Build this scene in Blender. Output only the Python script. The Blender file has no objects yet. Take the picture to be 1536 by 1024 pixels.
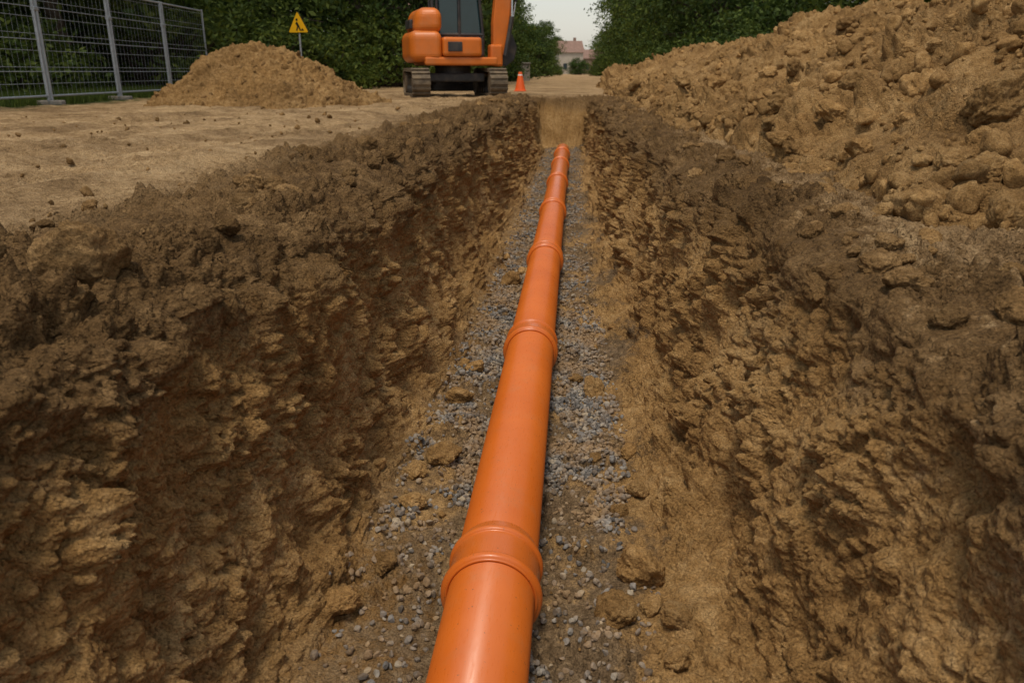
import bpy, bmesh, math, random
import numpy as np
from mathutils import Vector, Matrix, Euler

R = np.random.default_rng(7)
random.seed(7)
scene = bpy.context.scene
COL = scene.collection
H = 0.55  # eye height above ground

# ------------------------------------------------------------ noise
_t = np.random.default_rng(3)
PERM = np.concatenate([_t.permutation(256)]*3).astype(np.int32)
G = _t.normal(size=(256,3)); G /= np.linalg.norm(G,axis=1)[:,None]; G = G.astype(np.float32)
RND = _t.random((256,4)).astype(np.float32)
def pn(P, s=1.0, off=0.0):
    P = np.asarray(P,dtype=np.float32)
    s = np.asarray(s,dtype=np.float32)
    Q = P*s + np.float32(off)
    I = np.floor(Q).astype(np.int32); F = Q-I; I &= 255
    U = F*F*F*(F*(F*6-15)+10)
    out = np.zeros(len(Q),dtype=np.float32)
    for dx in (0,1):
        a = PERM[I[:,0]+dx]
        wx = U[:,0] if dx else 1-U[:,0]
        for dy in (0,1):
            b = PERM[a+I[:,1]+dy]
            wy = wx*(U[:,1] if dy else 1-U[:,1])
            for dz in (0,1):
                g = G[PERM[b+I[:,2]+dz]]
                w = wy*(U[:,2] if dz else 1-U[:,2])
                out += w*(g[:,0]*(F[:,0]-dx)+g[:,1]*(F[:,1]-dy)+g[:,2]*(F[:,2]-dz))
    return out*1.5
def bil(P,s,off=0.0):
    return np.abs(pn(P,s,off))*2-0.5
def domes(P,s,off=0.0,keep=.75):
    """half-buried lumps of random size: height 0..~.6 (cell units)"""
    Q=np.asarray(P,dtype=np.float32)*np.float32(s)+np.float32(off)
    I=np.floor(Q).astype(np.int32); F=Q-I
    out=np.zeros(len(Q),dtype=np.float32)
    for dx in (-1,0,1):
        a=PERM[(I[:,0]+dx)&255]
        for dy in (-1,0,1):
            b=PERM[a+((I[:,1]+dy)&255)]
            for dz in (-1,0,1):
                r=RND[PERM[b+((I[:,2]+dz)&255)]]
                d2=(dx+r[:,0]-F[:,0])**2+(dy+r[:,1]-F[:,1])**2+(dz+r[:,2]-F[:,2])**2
                rad=np.where(r[:,3]<keep,.30+.42*r[:,3]/keep,0)
                np.maximum(out,np.clip(rad*rad-d2,0,None),out=out)
    return np.sqrt(out)
def sstep(a,b,x):
    t=np.clip((x-a)/(b-a),0,1); return t*t*(3-2*t)

# ------------------------------------------------------------ mesh helpers
def make_mesh(name, V, F, smooth=True, mats=(), matidx=None):
    V=np.ascontiguousarray(V,dtype=np.float32); F=np.ascontiguousarray(F,dtype=np.int32)
    k=F.shape[1]; n=len(F)
    me=bpy.data.meshes.new(name)
    me.vertices.add(len(V)); me.vertices.foreach_set("co",V.ravel())
    me.loops.add(n*k); me.loops.foreach_set("vertex_index",F.ravel())
    me.polygons.add(n)
    me.polygons.foreach_set("loop_start",np.arange(0,n*k,k,dtype=np.int32))
    try: me.polygons.foreach_set("loop_total",np.full(n,k,dtype=np.int32))
    except Exception: pass
    me.polygons.foreach_set("use_smooth",np.full(n,smooth,dtype=bool))
    for m in mats: me.materials.append(m)
    if matidx is not None: me.polygons.foreach_set("material_index",np.ascontiguousarray(matidx,dtype=np.int32))
    me.update(calc_edges=True)
    return me
def add_obj(name, me, parent=None, loc=(0,0,0), rot=(0,0,0), scale=(1,1,1)):
    o=bpy.data.objects.new(name,me); COL.objects.link(o)
    o.location=loc; o.rotation_euler=rot; o.scale=scale
    if parent: o.parent=parent
    return o
def grid_faces(nr,nc):
    i=np.arange(nr*nc,dtype=np.int32).reshape(nr,nc)
    return np.stack([i[:-1,:-1],i[:-1,1:],i[1:,1:],i[1:,:-1]],-1).reshape(-1,4)
def grid_normals(P):
    du=np.gradient(P,axis=1); dv=np.gradient(P,axis=0)
    n=np.cross(du,dv); a=np.linalg.norm(n,axis=2)+1e-12
    return n/a[...,None], a

# ------------------------------------------------------------ materials
def newmat(name):
    m=bpy.data.materials.new(name); m.use_nodes=True
    nt=m.node_tree; b=nt.nodes["Principled BSDF"]
    return m,nt,b
class N:
    def __init__(s,nt): s.nt=nt
    def add(s,t,**kw):
        n=s.nt.nodes.new(t)
        for k,v in kw.items(): setattr(n,k,v)
        return n
    def link(s,a,b): s.nt.links.new(a,b)
    def noise(s,vec,scale,detail=4,rough=.6):
        n=s.add("ShaderNodeTexNoise"); n.inputs["Scale"].default_value=scale
        n.inputs["Detail"].default_value=detail; n.inputs["Roughness"].default_value=rough
        if vec is not None: s.link(vec,n.inputs["Vector"])
        return n.outputs["Fac"]
    def ramp(s,fac,stops):
        n=s.add("ShaderNodeValToRGB"); e=n.color_ramp.elements
        while len(e)<len(stops): e.new(0.5)
        for i,(p,c) in enumerate(stops):
            e[i].position=p; e[i].color=(c[0],c[1],c[2],1) if not isinstance(c,(int,float)) else (c,c,c,1)
        s.link(fac,n.inputs["Fac"]); return n.outputs["Color"]
    def mix(s,fac,a,b,mode='MIX'):
        n=s.add("ShaderNodeMix",data_type='RGBA',blend_type=mode)
        for sock,v in ((n.inputs[0],fac),(n.inputs[6],a),(n.inputs[7],b)):
            if isinstance(v,(int,float)): sock.default_value=v
            elif isinstance(v,tuple): sock.default_value=(*v,1)
            else: s.link(v,sock)
        return n.outputs[2]
    def math(s,op,a,b=0.0,clamp=False):
        n=s.add("ShaderNodeMath",operation=op,use_clamp=clamp)
        for sock,v in ((n.inputs[0],a),(n.inputs[1],b)):
            if isinstance(v,(int,float)): sock.default_value=v
            else: s.link(v,sock)
        return n.outputs[0]
    def mrange(s,v,a,b,c=0.0,d=1.0):
        n=s.add("ShaderNodeMapRange"); n.interpolation_type='SMOOTHSTEP'
        s.link(v,n.inputs[0])
        for i,x in enumerate((a,b,c,d)): n.inputs[i+1].default_value=x
        return n.outputs[0]
    def bump(s,h,strength,dist,prev=None):
        n=s.add("ShaderNodeBump"); n.inputs["Strength"].default_value=strength
        n.inputs["Distance"].default_value=dist; s.link(h,n.inputs["Height"])
        if prev is not None: s.link(prev,n.inputs["Normal"])
        return n.outputs["Normal"]

SUB_D=(.21,.110,.037); SUB_M=(.40,.228,.083); SUB_L=(.56,.35,.15)
TOP_D=(.075,.043,.018); TOP_M=(.185,.106,.043); TOP_L=(.34,.207,.090)
DRY=((.27,.17,.08),(.45,.30,.155),(.58,.41,.23))
def soil_material(kind):
    m,nt,b=newmat("soil_"+kind); n=N(nt)
    geo=n.add("ShaderNodeNewGeometry"); pos=geo.outputs["Position"]
    n1=n.noise(pos,2.2,4,.65); n2=n.noise(pos,22,4,.7); n3=n.noise(pos,150,2,.7)
    f=n.math('ADD',n.math('MULTIPLY',n1,.5),n.math('MULTIPLY',n2,.5))
    sub=n.ramp(f,[(.35,SUB_D),(.5,SUB_M),(.64,SUB_L)])
    top=n.ramp(f,[(.35,TOP_D),(.5,TOP_M),(.66,TOP_L)])
    if kind=="ground":
        sep=n.add("ShaderNodeSeparateXYZ"); n.link(pos,sep.inputs[0])
        x,y,z=sep.outputs
        zz=n.math('ADD',z,n.math('MULTIPLY',n.math('SUBTRACT',n1,.5),.7))
        zz=n.math('ADD',zz,n.math('MULTIPLY',n.math('SUBTRACT',n2,.5),.35))
        col=n.mix(n.mrange(zz,-.30,-.02),sub,top)
        dry=n.ramp(f,[(.36,DRY[0]),(.5,DRY[1]),(.64,DRY[2])])
        lowv=n.noise(pos,.7,6,.75)
        dry=n.mix(1.0,dry,n.ramp(lowv,[(.38,(.58,.54,.50)),(.56,(1.06,1.04,1.0))]),'MULTIPLY')
        xx=n.math('ADD',x,n.math('MULTIPLY',n.math('SUBTRACT',n1,.5),1.8))
        xx=n.math('ADD',xx,n.math('MULTIPLY',n.math('SUBTRACT',n2,.5),.9))
        ml=n.mrange(xx,-1.45,-2.2)
        mr=n.mrange(xx,.95,1.25)
        col=n.mix(ml,col,dry)
        col=n.mix(n.math('MULTIPLY',mr,.6),col,dry)
        yf=n.math('MULTIPLY',n.mrange(y,17.6,20.0),n.mrange(z,-.1,-.02))
        col=n.mix(yf,col,dry)
        gr=n.ramp(f,[(.35,(.03,.045,.012)),(.6,(.09,.12,.035))])
        xg=n.math('ADD',x,n.math('MULTIPLY',n.math('SUBTRACT',n1,.5),3.0))
        col=n.mix(n.mrange(xg,-8.2,-9.2),col,gr)
        col=n.mix(n.mrange(xg,7.0,8.0),col,gr)
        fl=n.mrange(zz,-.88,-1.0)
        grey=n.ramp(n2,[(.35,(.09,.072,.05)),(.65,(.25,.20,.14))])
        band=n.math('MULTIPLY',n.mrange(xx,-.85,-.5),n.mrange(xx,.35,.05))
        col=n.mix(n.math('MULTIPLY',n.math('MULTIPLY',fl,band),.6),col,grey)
    elif kind=="heap":
        col=n.mix(n.mrange(n.noise(pos,.9,5,.7),.35,.7,.1,.55),sub,top)
    elif kind=="clod":
        rnd=geo.outputs["Random Per Island"]
        sep=n.add("ShaderNodeSeparateXYZ"); n.link(pos,sep.inputs[0])
        zf=n.mrange(n.math('ADD',sep.outputs[2],n.math('MULTIPLY',n.math('SUBTRACT',n1,.5),.9)),-.45,-.05)
        xf=n.mrange(sep.outputs[0],1.2,.9,.3,1.0)
        t=n.math('MULTIPLY',zf,xf)
        t=n.math('MULTIPLY',t,.75)
        col=n.mix(t,sub,top)
        col=n.mix(1.0,col,n.ramp(rnd,[(0,.72),(1,1.25)]),'MULTIPLY')
    spk=n.ramp(n3,[(.3,.55),(.52,1.0),(.75,1.35)])
    col=n.mix(.9,col,spk,'MULTIPLY')
    n.link(col,b.inputs["Base Color"])
    b.inputs["Roughness"].default_value=.95
    b.inputs["Specular IOR Level"].default_value=.12
    nb=n.noise(pos,48,6,.75)
    bm=n.bump(nb,1.0,.022)
    if kind!="clod":
        v=n.add("ShaderNodeTexVoronoi"); v.inputs["Scale"].default_value=85
        n.link(pos,v.inputs["Vector"])
        bm=n.bump(n.math('SUBTRACT',1.0,v.outputs["Distance"]),1.0,.011,bm)
    bm=n.bump(n3,.9,.005,bm)
    n.link(bm,b.inputs["Normal"])
    return m
M_GROUND=soil_material("ground"); M_HEAP=soil_material("heap"); M_CLOD=soil_material("clod")

def simple(name,col,rough=.6,spec=.4,metal=0,var=.25,scale=8,bump=0,dust=0,dustcol=(.3,.22,.13),coat=0):
    m,nt,b=newmat(name); n=N(nt)
    tc=n.add("ShaderNodeTexCoord"); v=tc.outputs["Object"]
    f=n.noise(v,scale,5,.6)
    c=n.ramp(f,[(.3,tuple(x*(1-var) for x in col)),(.7,tuple(min(1,x*(1+var)) for x in col))])
    if dust>0:
        d=n.mrange(n.noise(v,scale*.6,6,.7),.5-.25*dust,.85,0,dust)
        c=n.mix(d,c,dustcol)
    n.link(c,b.inputs["Base Color"])
    b.inputs["Roughness"].default_value=rough; b.inputs["Specular IOR Level"].default_value=spec
    b.inputs["Metallic"].default_value=metal; b.inputs["Coat Weight"].default_value=coat
    if bump: n.link(n.bump(n.noise(v,scale*6,5,.7),bump,.01),b.inputs["Normal"])
    return m

def gravel_mat():
    m,nt,b=newmat("gravel_stone"); n=N(nt)
    geo=n.add("ShaderNodeNewGeometry"); pos=geo.outputs["Position"]
    c=n.ramp(geo.outputs["Random Per Island"],[(0,(.085,.079,.072)),(.3,(.16,.15,.138)),(.6,(.235,.218,.197)),(.85,(.32,.285,.235)),(1,(.42,.34,.23))])
    c=n.mix(n.mrange(n.noise(pos,4,6,.7),.40,.62,0,.85),c,(.30,.185,.085))
    c=n.mix(.6,c,n.ramp(n.noise(pos,150,3,.7),[(.3,.6),(.7,1.3)]),'MULTIPLY')
    n.link(c,b.inputs["Base Color"]); b.inputs["Roughness"].default_value=.9
    b.inputs["Specular IOR Level"].default_value=.2
    n.link(n.bump(n.noise(pos,130,4,.7),.5,.004),b.inputs["Normal"])
    return m
M_GRAVEL=gravel_mat()

# ------------------------------------------------------------ ground sheet with trench
def prog(start,stop,step0,k,cap=None):
    out=[start]; 
    while out[-1]<stop:
        s=step0+k*(out[-1]-start)
        out.append(out[-1]+s)
    return np.array(out)
ys=np.concatenate([np.linspace(-60,-7,14),np.linspace(-6,-.6,60),np.arange(-.55,.5,.02)])
yy=[.5]
while yy[-1]<19: yy.append(yy[-1]+.0043*max(yy[-1],1.1))
while yy[-1]<900: yy.append(yy[-1]*1.0+ .09+.05*(yy[-1]-19))
ys=np.concatenate([ys,yy]); nr=len(ys)
dl=prog(0,1.5,.0053,.004); dl=np.concatenate([dl[:-1],prog(dl[-1],5.5,.0125,.004)]); dl=np.concatenate([dl[:-1],prog(dl[-1],900,.04,.08)])
dr=prog(0,.9,.0053,.005); dr=np.concatenate([dr[:-1],prog(dr[-1],900,.02,.06)])
NW=235; NF=205
w=np.linspace(0,1,NW+1)
wa=np.interp(w,[0,.05,.12,.35,.6,.78,.9,1],[0,.08,.16,.28,.42,.56,.76,1])
wb=np.interp(w,[0,.05,.12,.35,.6,.78,.9,1],[0,.02,.09,.36,.66,.86,.945,1])
rimL=np.interp(ys,[-5,1,5,10,17,25],[-1.08,-1.04,-.98,-.98,-.9,-.9])
rimR=np.interp(ys,[-5,0,1.5,2.6,5.4,10.7,17,25],[.93,.90,.85,.78,.65,.5,.4,.4])
floL=np.interp(ys,[-5,1.5,3.5,5,10,17],[-.72,-.70,-.62,-.60,-.62,-.6])
floR=np.interp(ys,[-5,1.5,3.6,5,10,17],[.40,.36,.26,.20,.18,.16])
Y1=np.stack([ys*1.0,ys*0+3.3,ys*0],1)
rimL=rimL+.08*pn(Y1,1.1)+.05*pn(Y1,3.7)+.03*pn(Y1,9)
rimR=rimR+.08*pn(Y1,1.0,9)+.05*pn(Y1,3.3,5)+.03*pn(Y1,8.3,5)
floL=floL+.09*pn(Y1,1.4,20)+.05*pn(Y1,4.4,20); floR=floR+.08*pn(Y1,1.5,30)+.05*pn(Y1,4.1,30)
dep=1.0*sstep(-6,-4.5,ys)*(1-sstep(17.3,17.9,ys))
nL=len(dl); nRr=len(dr)
nc=(nL-1)+NW+1+ (NF-1) + NW+1 + (nRr-1)
X=np.zeros((nr,nc)); Z=np.zeros((nr,nc)); B=np.zeros((nr,nc)); 
c0=nL-1
X[:,:c0]=rimL[:,None]-dl[::-1][None,:-1]
X[:,c0:c0+NW+1]=rimL[:,None]+(floL-rimL)[:,None]*wa[None]
Z[:,c0:c0+NW+1]=-dep[:,None]*wb[None]; B[:,c0:c0+NW+1]=wb[None]
c1=c0+NW+1
tf=np.linspace(0,1,NF+1)[1:-1]
X[:,c1:c1+NF-1]=floL[:,None]+(floR-floL)[:,None]*tf[None]
Z[:,c1:c1+NF-1]=-dep[:,None]; B[:,c1:c1+NF-1]=1
c2=c1+NF-1
X[:,c2:c2+NW+1]=rimR[:,None]+(floR-rimR)[:,None]*wa[::-1][None]
Z[:,c2:c2+NW+1]=-dep[:,None]*wb[::-1][None]; B[:,c2:c2+NW+1]=wb[::-1][None]
c3=c2+NW+1
X[:,c3:]=rimR[:,None]+dr[None,1:]
Yg=np.repeat(ys[:,None],nc,1)
dL=np.clip(rimL[:,None]-X,0,None); dR=np.clip(X-rimR[:,None],0,None); dd=dL+dR
d_act=dep[:,None]
q2=np.stack([X.ravel(),Yg.ravel(),X.ravel()*0],1)
wob=pn(q2,1.3).reshape(X.shape)
loose=np.where((dd>0),1-sstep(.5,1.35,dd+.3*wob),1.0)*(Yg<19)
loose=np.where(dR>0,1-.35*sstep(.15,.6,dR),loose)*(Yg<19)
bermh=(.07+.06*pn(q2,1.9,8).reshape(X.shape))
Z+= bermh*np.where(dL>0,sstep(0,.16,dL)*(1-sstep(.35,1.15,dL+.15*wob)),0)*d_act
Z+= (.04+.03*wob)*np.where(dR>0,sstep(0,.12,dR)*(1-sstep(.2,.6,dR)),0)*d_act
P=np.stack([X,Yg,Z],2)
Nn,A=grid_normals(P)
Pf=P.reshape(-1,3)
near=(Yg.ravel()<22)&(Yg.ravel()>-8)&(np.abs(X.ravel())<12)
h=np.zeros(len(Pf),dtype=np.float32)
Q=Pf[near]
wall=(sstep(.0,.12,B)*(1-sstep(.9,1,B))*d_act).ravel()[near]
lo=loose.ravel()[near]; fl=(B>=.985).ravel()[near]
com=(1-lo)
warp=np.stack([pn(Q,3.1,11),pn(Q,3.1,17),pn(Q,3.1,23)],1)*.04
Qw=Q+warp
st=np.array([1,1,.38])
hh=wall*(.09*pn(Qw,1.7)+.055*pn(Qw*st,5.2,3)+.030*bil(Qw*st,9,33)+.016*pn(Qw*np.array([1,1,.5]),22,35))
b1=bil(Qw,5.5,2); b2=bil(Qw,13,4); b3=bil(Qw,31,6); b4=bil(Q,74,8)
Qd=Q+np.stack([pn(Q,30,1),pn(Q,30,7),pn(Q,30,13)],1)*.008
D1=domes(Qd,9,3,.5)/9; D2=domes(Qd,20,5,.6)/20; D3=domes(Qd,46,7,.75)/46
rough=np.clip(.75+1.4*pn(Q,3.1,40),.3,1.4)
rw=np.clip(.75+1.6*pn(Q,3.3,90),.2,1.4)
amp=np.where(fl,.6,1.0)
wl=np.clip(1-.6*wall,0,1)
hh+=lo*amp*(rough*wl*(.030*b1+.020*b2+.012*b3+.006*b4)+ np.where(wall>.3,rw,rough)*(.75*D1+.9*D2+.95*D3))
hh+=wall*(.009*pn(Q,31,6)+.008*pn(Q,60,6))
cr=np.clip(.35+1.9*pn(Q,.9,77),0,1.2)
hh+=com*(.028*pn(Q,1.2,50)+.018*pn(Q,4,51)+.012*cr*bil(Q,9,53)+.008*rough*b3+.005*b4+cr*(.6*D3+.55*D2))
# wheel and crawler ruts
for xr,wr in ((-2.75,.20),(-4.35,.20),(-3.35,.26),(-5.3,.26)):
    dxr=Q[:,0]-xr-.18*np.sin(Q[:,1]*.35+xr)-.05*Q[:,1]*(wr>.22)
    g_=np.exp(-(np.abs(dxr)/wr)**4)
    hh+=com*(-.030*g_+.014*np.exp(-((np.abs(dxr)-wr*1.35)/.09)**2)+ g_*.010*np.sin(Q[:,1]*2*np.pi/.14))
h[near]=hh
Pn=Pf+Nn.reshape(-1,3)*h[:,None]
NG=Nn.reshape(-1,3)
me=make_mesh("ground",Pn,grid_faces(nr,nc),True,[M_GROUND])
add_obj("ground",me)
PG=Pn; AG=A.ravel(); BG=B.ravel(); LO=loose.ravel(); GN=NG

# ------------------------------------------------------------ spoil heap (right)
hy=[-2.0]
while hy[-1]<37: hy.append(hy[-1]+.006*max(hy[-1],2.2))
hy=np.array(hy)
hx=np.concatenate([np.arange(.55,5.4,.0125),np.linspace(5.5,11,40)])
HX,HY=np.meshgrid(hx,hy)
left_lim=np.interp(HY,ys,rimR)+.14
HX=np.maximum(HX,left_lim+ (hx[None,:]-.55)*.02)
q=np.stack([HX.ravel(),HY.ravel(),HX.ravel()*0],1)
base=np.interp(HY,[-2,2.5,4,6,9,12,20,37],[1.75,1.36,1.15,.98,.84,.78,.75,.9])
base=base+.16*pn(q,.9,3).reshape(HX.shape)+.08*pn(q,2.4,5).reshape(HX.shape)
base=np.maximum(base,left_lim+.06)
ridge=np.interp(HY,[-2,0,10,20,37],[4.5,4.5,4.4,4.1,4.0])
Aa=np.interp(HY,[-2,0,3,9,18,23,28,33,36.5],[0,1.0,1.42,1.48,1.38,1.12,.95,.6,0])
Aa=Aa*(1+.15*pn(np.stack([HY.ravel()*.5,HY.ravel()*0,HY.ravel()*0],1),1.0,60).reshape(HX.shape))
s=np.clip((HX-base)/(ridge-base),-.2,1)
prof=np.where(s<0,s*.5,s**.98)
back=1-sstep(0,1,(HX-ridge-.4)/4.5)
Zh=Aa*np.where(HX<ridge+.4,1-np.sqrt((1-prof)**2+.012),back*.9)
for (gx,gy,gr_,gh) in [(1.9,25,.9,.5),(2.4,20.5,1.0,.35),(1.6,15.5,.6,.22),(3.1,12,.8,.28),(2.6,6.2,.6,.2),(3.9,7.5,.8,.22),(1.4,30,1.,.55),(1.9,9.5,.5,.16),(1.5,12.3,.5,.18),(2.1,4.6,.45,.12),(1.3,18.5,.5,.22)]:
    Zh+=gh*np.exp(-((HX-gx)**2+(HY-gy)**2)/gr_**2)*sstep(-.02,.1,s)
Zh-= .10*(1-sstep(0,.10,s))
edge=np.minimum(HY+2,np.minimum(11-HX,37-HY))
Zh-=.3*(1-sstep(0,.25,edge))
PH=np.stack([HX,HY,Zh],2); NH,AH=grid_normals(PH)
Q=PH.reshape(-1,3); 
Qw=Q+np.stack([pn(Q,1.5,11),pn(Q,1.5,17),pn(Q,1.5,23)],1)*.15
Qd=Q+np.stack([pn(Q,14,1),pn(Q,14,7),pn(Q,14,13)],1)*.018
rg=np.clip(.8+1.3*pn(Q,1.6,44),.3,1.4)
hm=sstep(-.02,.08,s).ravel()
hh=hm*(.16*pn(Qw,.9,1)+.09*bil(Qw,2.0,2)+rg*(.045*bil(Qw,5,3)+.028*bil(Qw,12,4)+.014*bil(Qw,29,5)+.007*bil(Q,65,6)
   +.8*domes(Qd,5,9,.35)/5+.9*domes(Qd,11,10,.5)/11+.9*domes(Qd,25,11,.6)/25))
PHf=Q+NH.reshape(-1,3)*hh[:,None]
add_obj("dirt_pile",make_mesh("dirt_pile",PHf,grid_faces(len(hy),len(hx)),True,[M_HEAP]))
NHf=NH.reshape(-1,3); AHf=AH.ravel(); SH=s.ravel()

# left pile
g=np.linspace(-2.9,2.9,330); gx,gy=np.meshgrid(g,g)
r=np.sqrt(gx**2+(gy*1.05)**2)
q=np.stack([gx.ravel(),gy.ravel(),gx.ravel()*0+7],1)
rr=r+.22*pn(q,1.1).reshape(r.shape)+.1*pn(q,2.7).reshape(r.shape)
zz=1.14*(1-np.sqrt((rr/2.15)**2+.012)); zz+= .25*np.exp(-((gx+.95)**2+(gy-.2)**2)/.3)
zz=np.where(zz<-.1,-.1,zz)
PL=np.stack([gx,gy,zz],2); NL_,AL=grid_normals(PL); Q=PL.reshape(-1,3)+np.array([0,0,0])
Qo=Q+np.array([20,0,0])
hh=(.07*pn(Qo,1.8)+.06*bil(Qo,4.5)+.035*bil(Qo,11)+.016*bil(Qo,26)+.006*bil(Qo,50)+.7*domes(Qo,9,1,.4)/9)*sstep(-.09,.02,zz).ravel()
PLf=Q+NL_.reshape(-1,3)*hh[:,None]
LP=np.array([-5.75,15.1,0])
add_obj("dirt_pile",make_mesh("dirt_pile_b",PLf,grid_faces(330,330),True,[M_HEAP]),loc=tuple(LP))

# ------------------------------------------------------------ stones & clods
def ico(sub):
    bm=bmesh.new(); bmesh.ops.create_icosphere(bm,subdivisions=sub,radius=1)
    V=np.array([v.co[:] for v in bm.verts]); F=np.array([[v.index for v in f.verts] for f in bm.faces]); bm.free()
    return V,F
def gravel_templates(k,sub):
    out=[]
    V0,F=ico(sub)
    for i in range(k):
        V=V0.copy()
        for j in range(9):
            nrm=R.normal(size=3); nrm/=np.linalg.norm(nrm); d=R.uniform(.5,.85)
            t=np.clip(V@nrm-d,0,None); V-=t[:,None]*nrm
        V*=np.array([1,R.uniform(.65,.95),R.uniform(.5,.8)])
        V+=R.normal(size=V.shape)*.02
        out.append(V)
    return np.array(out),F
def clod_templates(k,sub,a=.35):
    out=[]; V0,F=ico(sub)
    for i in range(k):
        o=R.uniform(0,50,3); V=V0.copy()
        for j in range(7):
            nrm=R.normal(size=3); nrm/=np.linalg.norm(nrm); d=R.uniform(.6,.9)
            t=np.clip(V@nrm-d,0,None); V-=.8*t[:,None]*nrm
        r_=1+a*1.0*pn(V+o,1.2)
        if sub>=3: r_+=a*.40*pn(V+o,3.1)
        if sub>=4: r_+=a*.22*bil(V+o,6)+a*.16*pn(V+o,12)+.5*domes(V+o,5,1,.5)/5
        if sub>=5: r_+=a*.09*pn(V+o,24)+.5*domes(V+o,13,1,.5)/13
        V=V*r_[:,None]
        V*=np.array([1,R.uniform(.75,1),R.uniform(.6,.85)])
        out.append(V)
    return np.array(out),F
def rotmats(n,tilt=None):
    q=R.normal(size=(n,4))
    if tilt is not None:
        q[:,0]=R.normal(size=n); q[:,3]=R.normal(size=n); q[:,1]*=tilt; q[:,2]*=tilt
    q/=np.linalg.norm(q,axis=1)[:,None]
    w_,x,y,z=q.T
    return np.stack([np.stack([1-2*(y*y+z*z),2*(x*y-z*w_),2*(x*z+y*w_)],1),
        np.stack([2*(x*y+z*w_),1-2*(x*x+z*z),2*(y*z-x*w_)],1),
        np.stack([2*(x*z-y*w_),2*(y*z+x*w_),1-2*(x*x+y*y)],1)],1)
def scatter(name,parts,mat,smooth):
    VV=[];FF=[];off=0
    for (T,F,pos,size,tilt) in parts:
        n=len(pos)
        if n==0: continue
        k=R.integers(0,len(T),n); M=rotmats(n,tilt)
        V=np.einsum('nij,nvj->nvi',M,T[k])*size[:,None,None]+pos[:,None,:]
        nv=T.shape[1]
        Fa=F[None]+(np.arange(n)*nv)[:,None,None]+off
        VV.append(V.reshape(-1,3).astype(np.float32)); FF.append(Fa.reshape(-1,F.shape[1])); off+=n*nv
    return add_obj(name,make_mesh(name,np.concatenate(VV),np.concatenate(FF),smooth,[mat]))
def pick(Wt,n):
    c=np.cumsum(Wt); return np.clip(np.searchsorted(c,R.random(n)*c[-1]),0,len(Wt)-1)

gx_=PG[:,0]; gy_=PG[:,1]
vis=(gy_>1.0)&(gy_<17.2)
ynz=np.clip(gy_,1,None)
# gravel
pat=pn(PG*np.array([1,.8,0])+7,1.9)+.6*pn(PG*np.array([1,1,0])+3,5.0)
pat=pat-.55*np.exp(-((gx_+.52)/.13)**2-((gy_-3.3)/1.0)**2)-.5*np.exp(-((gx_-.28)/.14)**2-((gy_-2.1)/.35)**2)
cen=np.interp(gy_,[1,4,6,16],[-.20,-.2,-.22,-.22]); hw=np.interp(gy_,[1,4,6,16],[.46,.38,.34,.31])
gm=np.clip(2.2*(1.2-np.abs(gx_-cen)/hw),0,1)
gm=np.where(pat<-.22,gm*.15,gm)
Wg=AG*vis*(BG>=.93)*gm*np.clip(4.0/ynz,.15,1)
idx=pick(Wg,27000); p=PG[idx].copy(); sz=R.uniform(.007,.0155,len(p))*np.where(R.random(len(p))<.12,1.35,1)
p[:,2]+=sz*R.uniform(-.1,.9,len(p))
p[:,:2]+=R.normal(size=(len(p),2))*.004
keep=np.abs(p[:,0]+.195)>.05; p=p[keep]; sz=sz[keep]
nearm=p[:,1]<4.2
TG,FG=gravel_templates(24,2); TG1,FG1=gravel_templates(12,1)
scatter("gravel",[(TG,FG,p[nearm],sz[nearm],None),(TG1,FG1,p[~nearm],sz[~nearm]*1.25,None)],M_GRAVEL,False)
# soil crumbs
T2,F2=clod_templates(24,2,.3); T3,F3=clod_templates(20,3,.38); T5,F5=clod_templates(14,5,.30); T1,F1=clod_templates(10,1,.2)
patc=np.clip(.6+1.6*pn(PG,2.0,70),.08,1.6)
steep=np.where((BG>.02)&(BG<.85),.7,1.0)
talus=np.where((BG>=.85),2.4,1.0)
gcut=np.where((BG>=.985)&(np.abs(gx_-cen)<hw*.9)&(pat>-.22),.55,1)
Wc=AG*vis*LO*patc*steep*talus*gcut*np.clip(4.0/ynz,.1,1)
Wc+=AG*vis*(1-LO)*.16*patc**2*np.clip(5.0/ynz,.15,1)*(np.abs(gx_)<7)
idx=pick(Wc,58000); p=PG[idx].copy(); sz=.003+.014*R.random(len(p))**3
p+=GN[idx]*(sz*R.uniform(.0,.4,len(p)))[:,None]
ong=(BG[idx]>=.985)&(np.abs(p[:,0]+.2)<.42); p[ong,2]+=.008
keep=~((np.abs(p[:,0]+.195)<.12)&(p[:,2]<-.7)); p=p[keep]; sz=sz[keep]
nm=(p[:,1]<4)&(sz>.0055)
idx=pick(AHf*(SH>.0)*(SH<1)*(PHf[:,0]<5)*np.clip(5/np.clip(PHf[:,1],2,None),.1,1)*np.clip(.6+1.5*pn(PHf,1.5,33),.05,2),10000)
ph=PHf[idx]; sh=.006+.024*R.random(len(ph))**3; 
hn=(ph[:,1]<6)&(sh>.009)
scatter("soil_crumbs",[(T2,F2,p[nm],sz[nm],None),(T1,F1,p[~nm],sz[~nm]*1.25,None),(T2,F2,ph[hn],sh[hn],None),(T1,F1,ph[~hn],sh[~hn],None)],M_CLOD,True)
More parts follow.
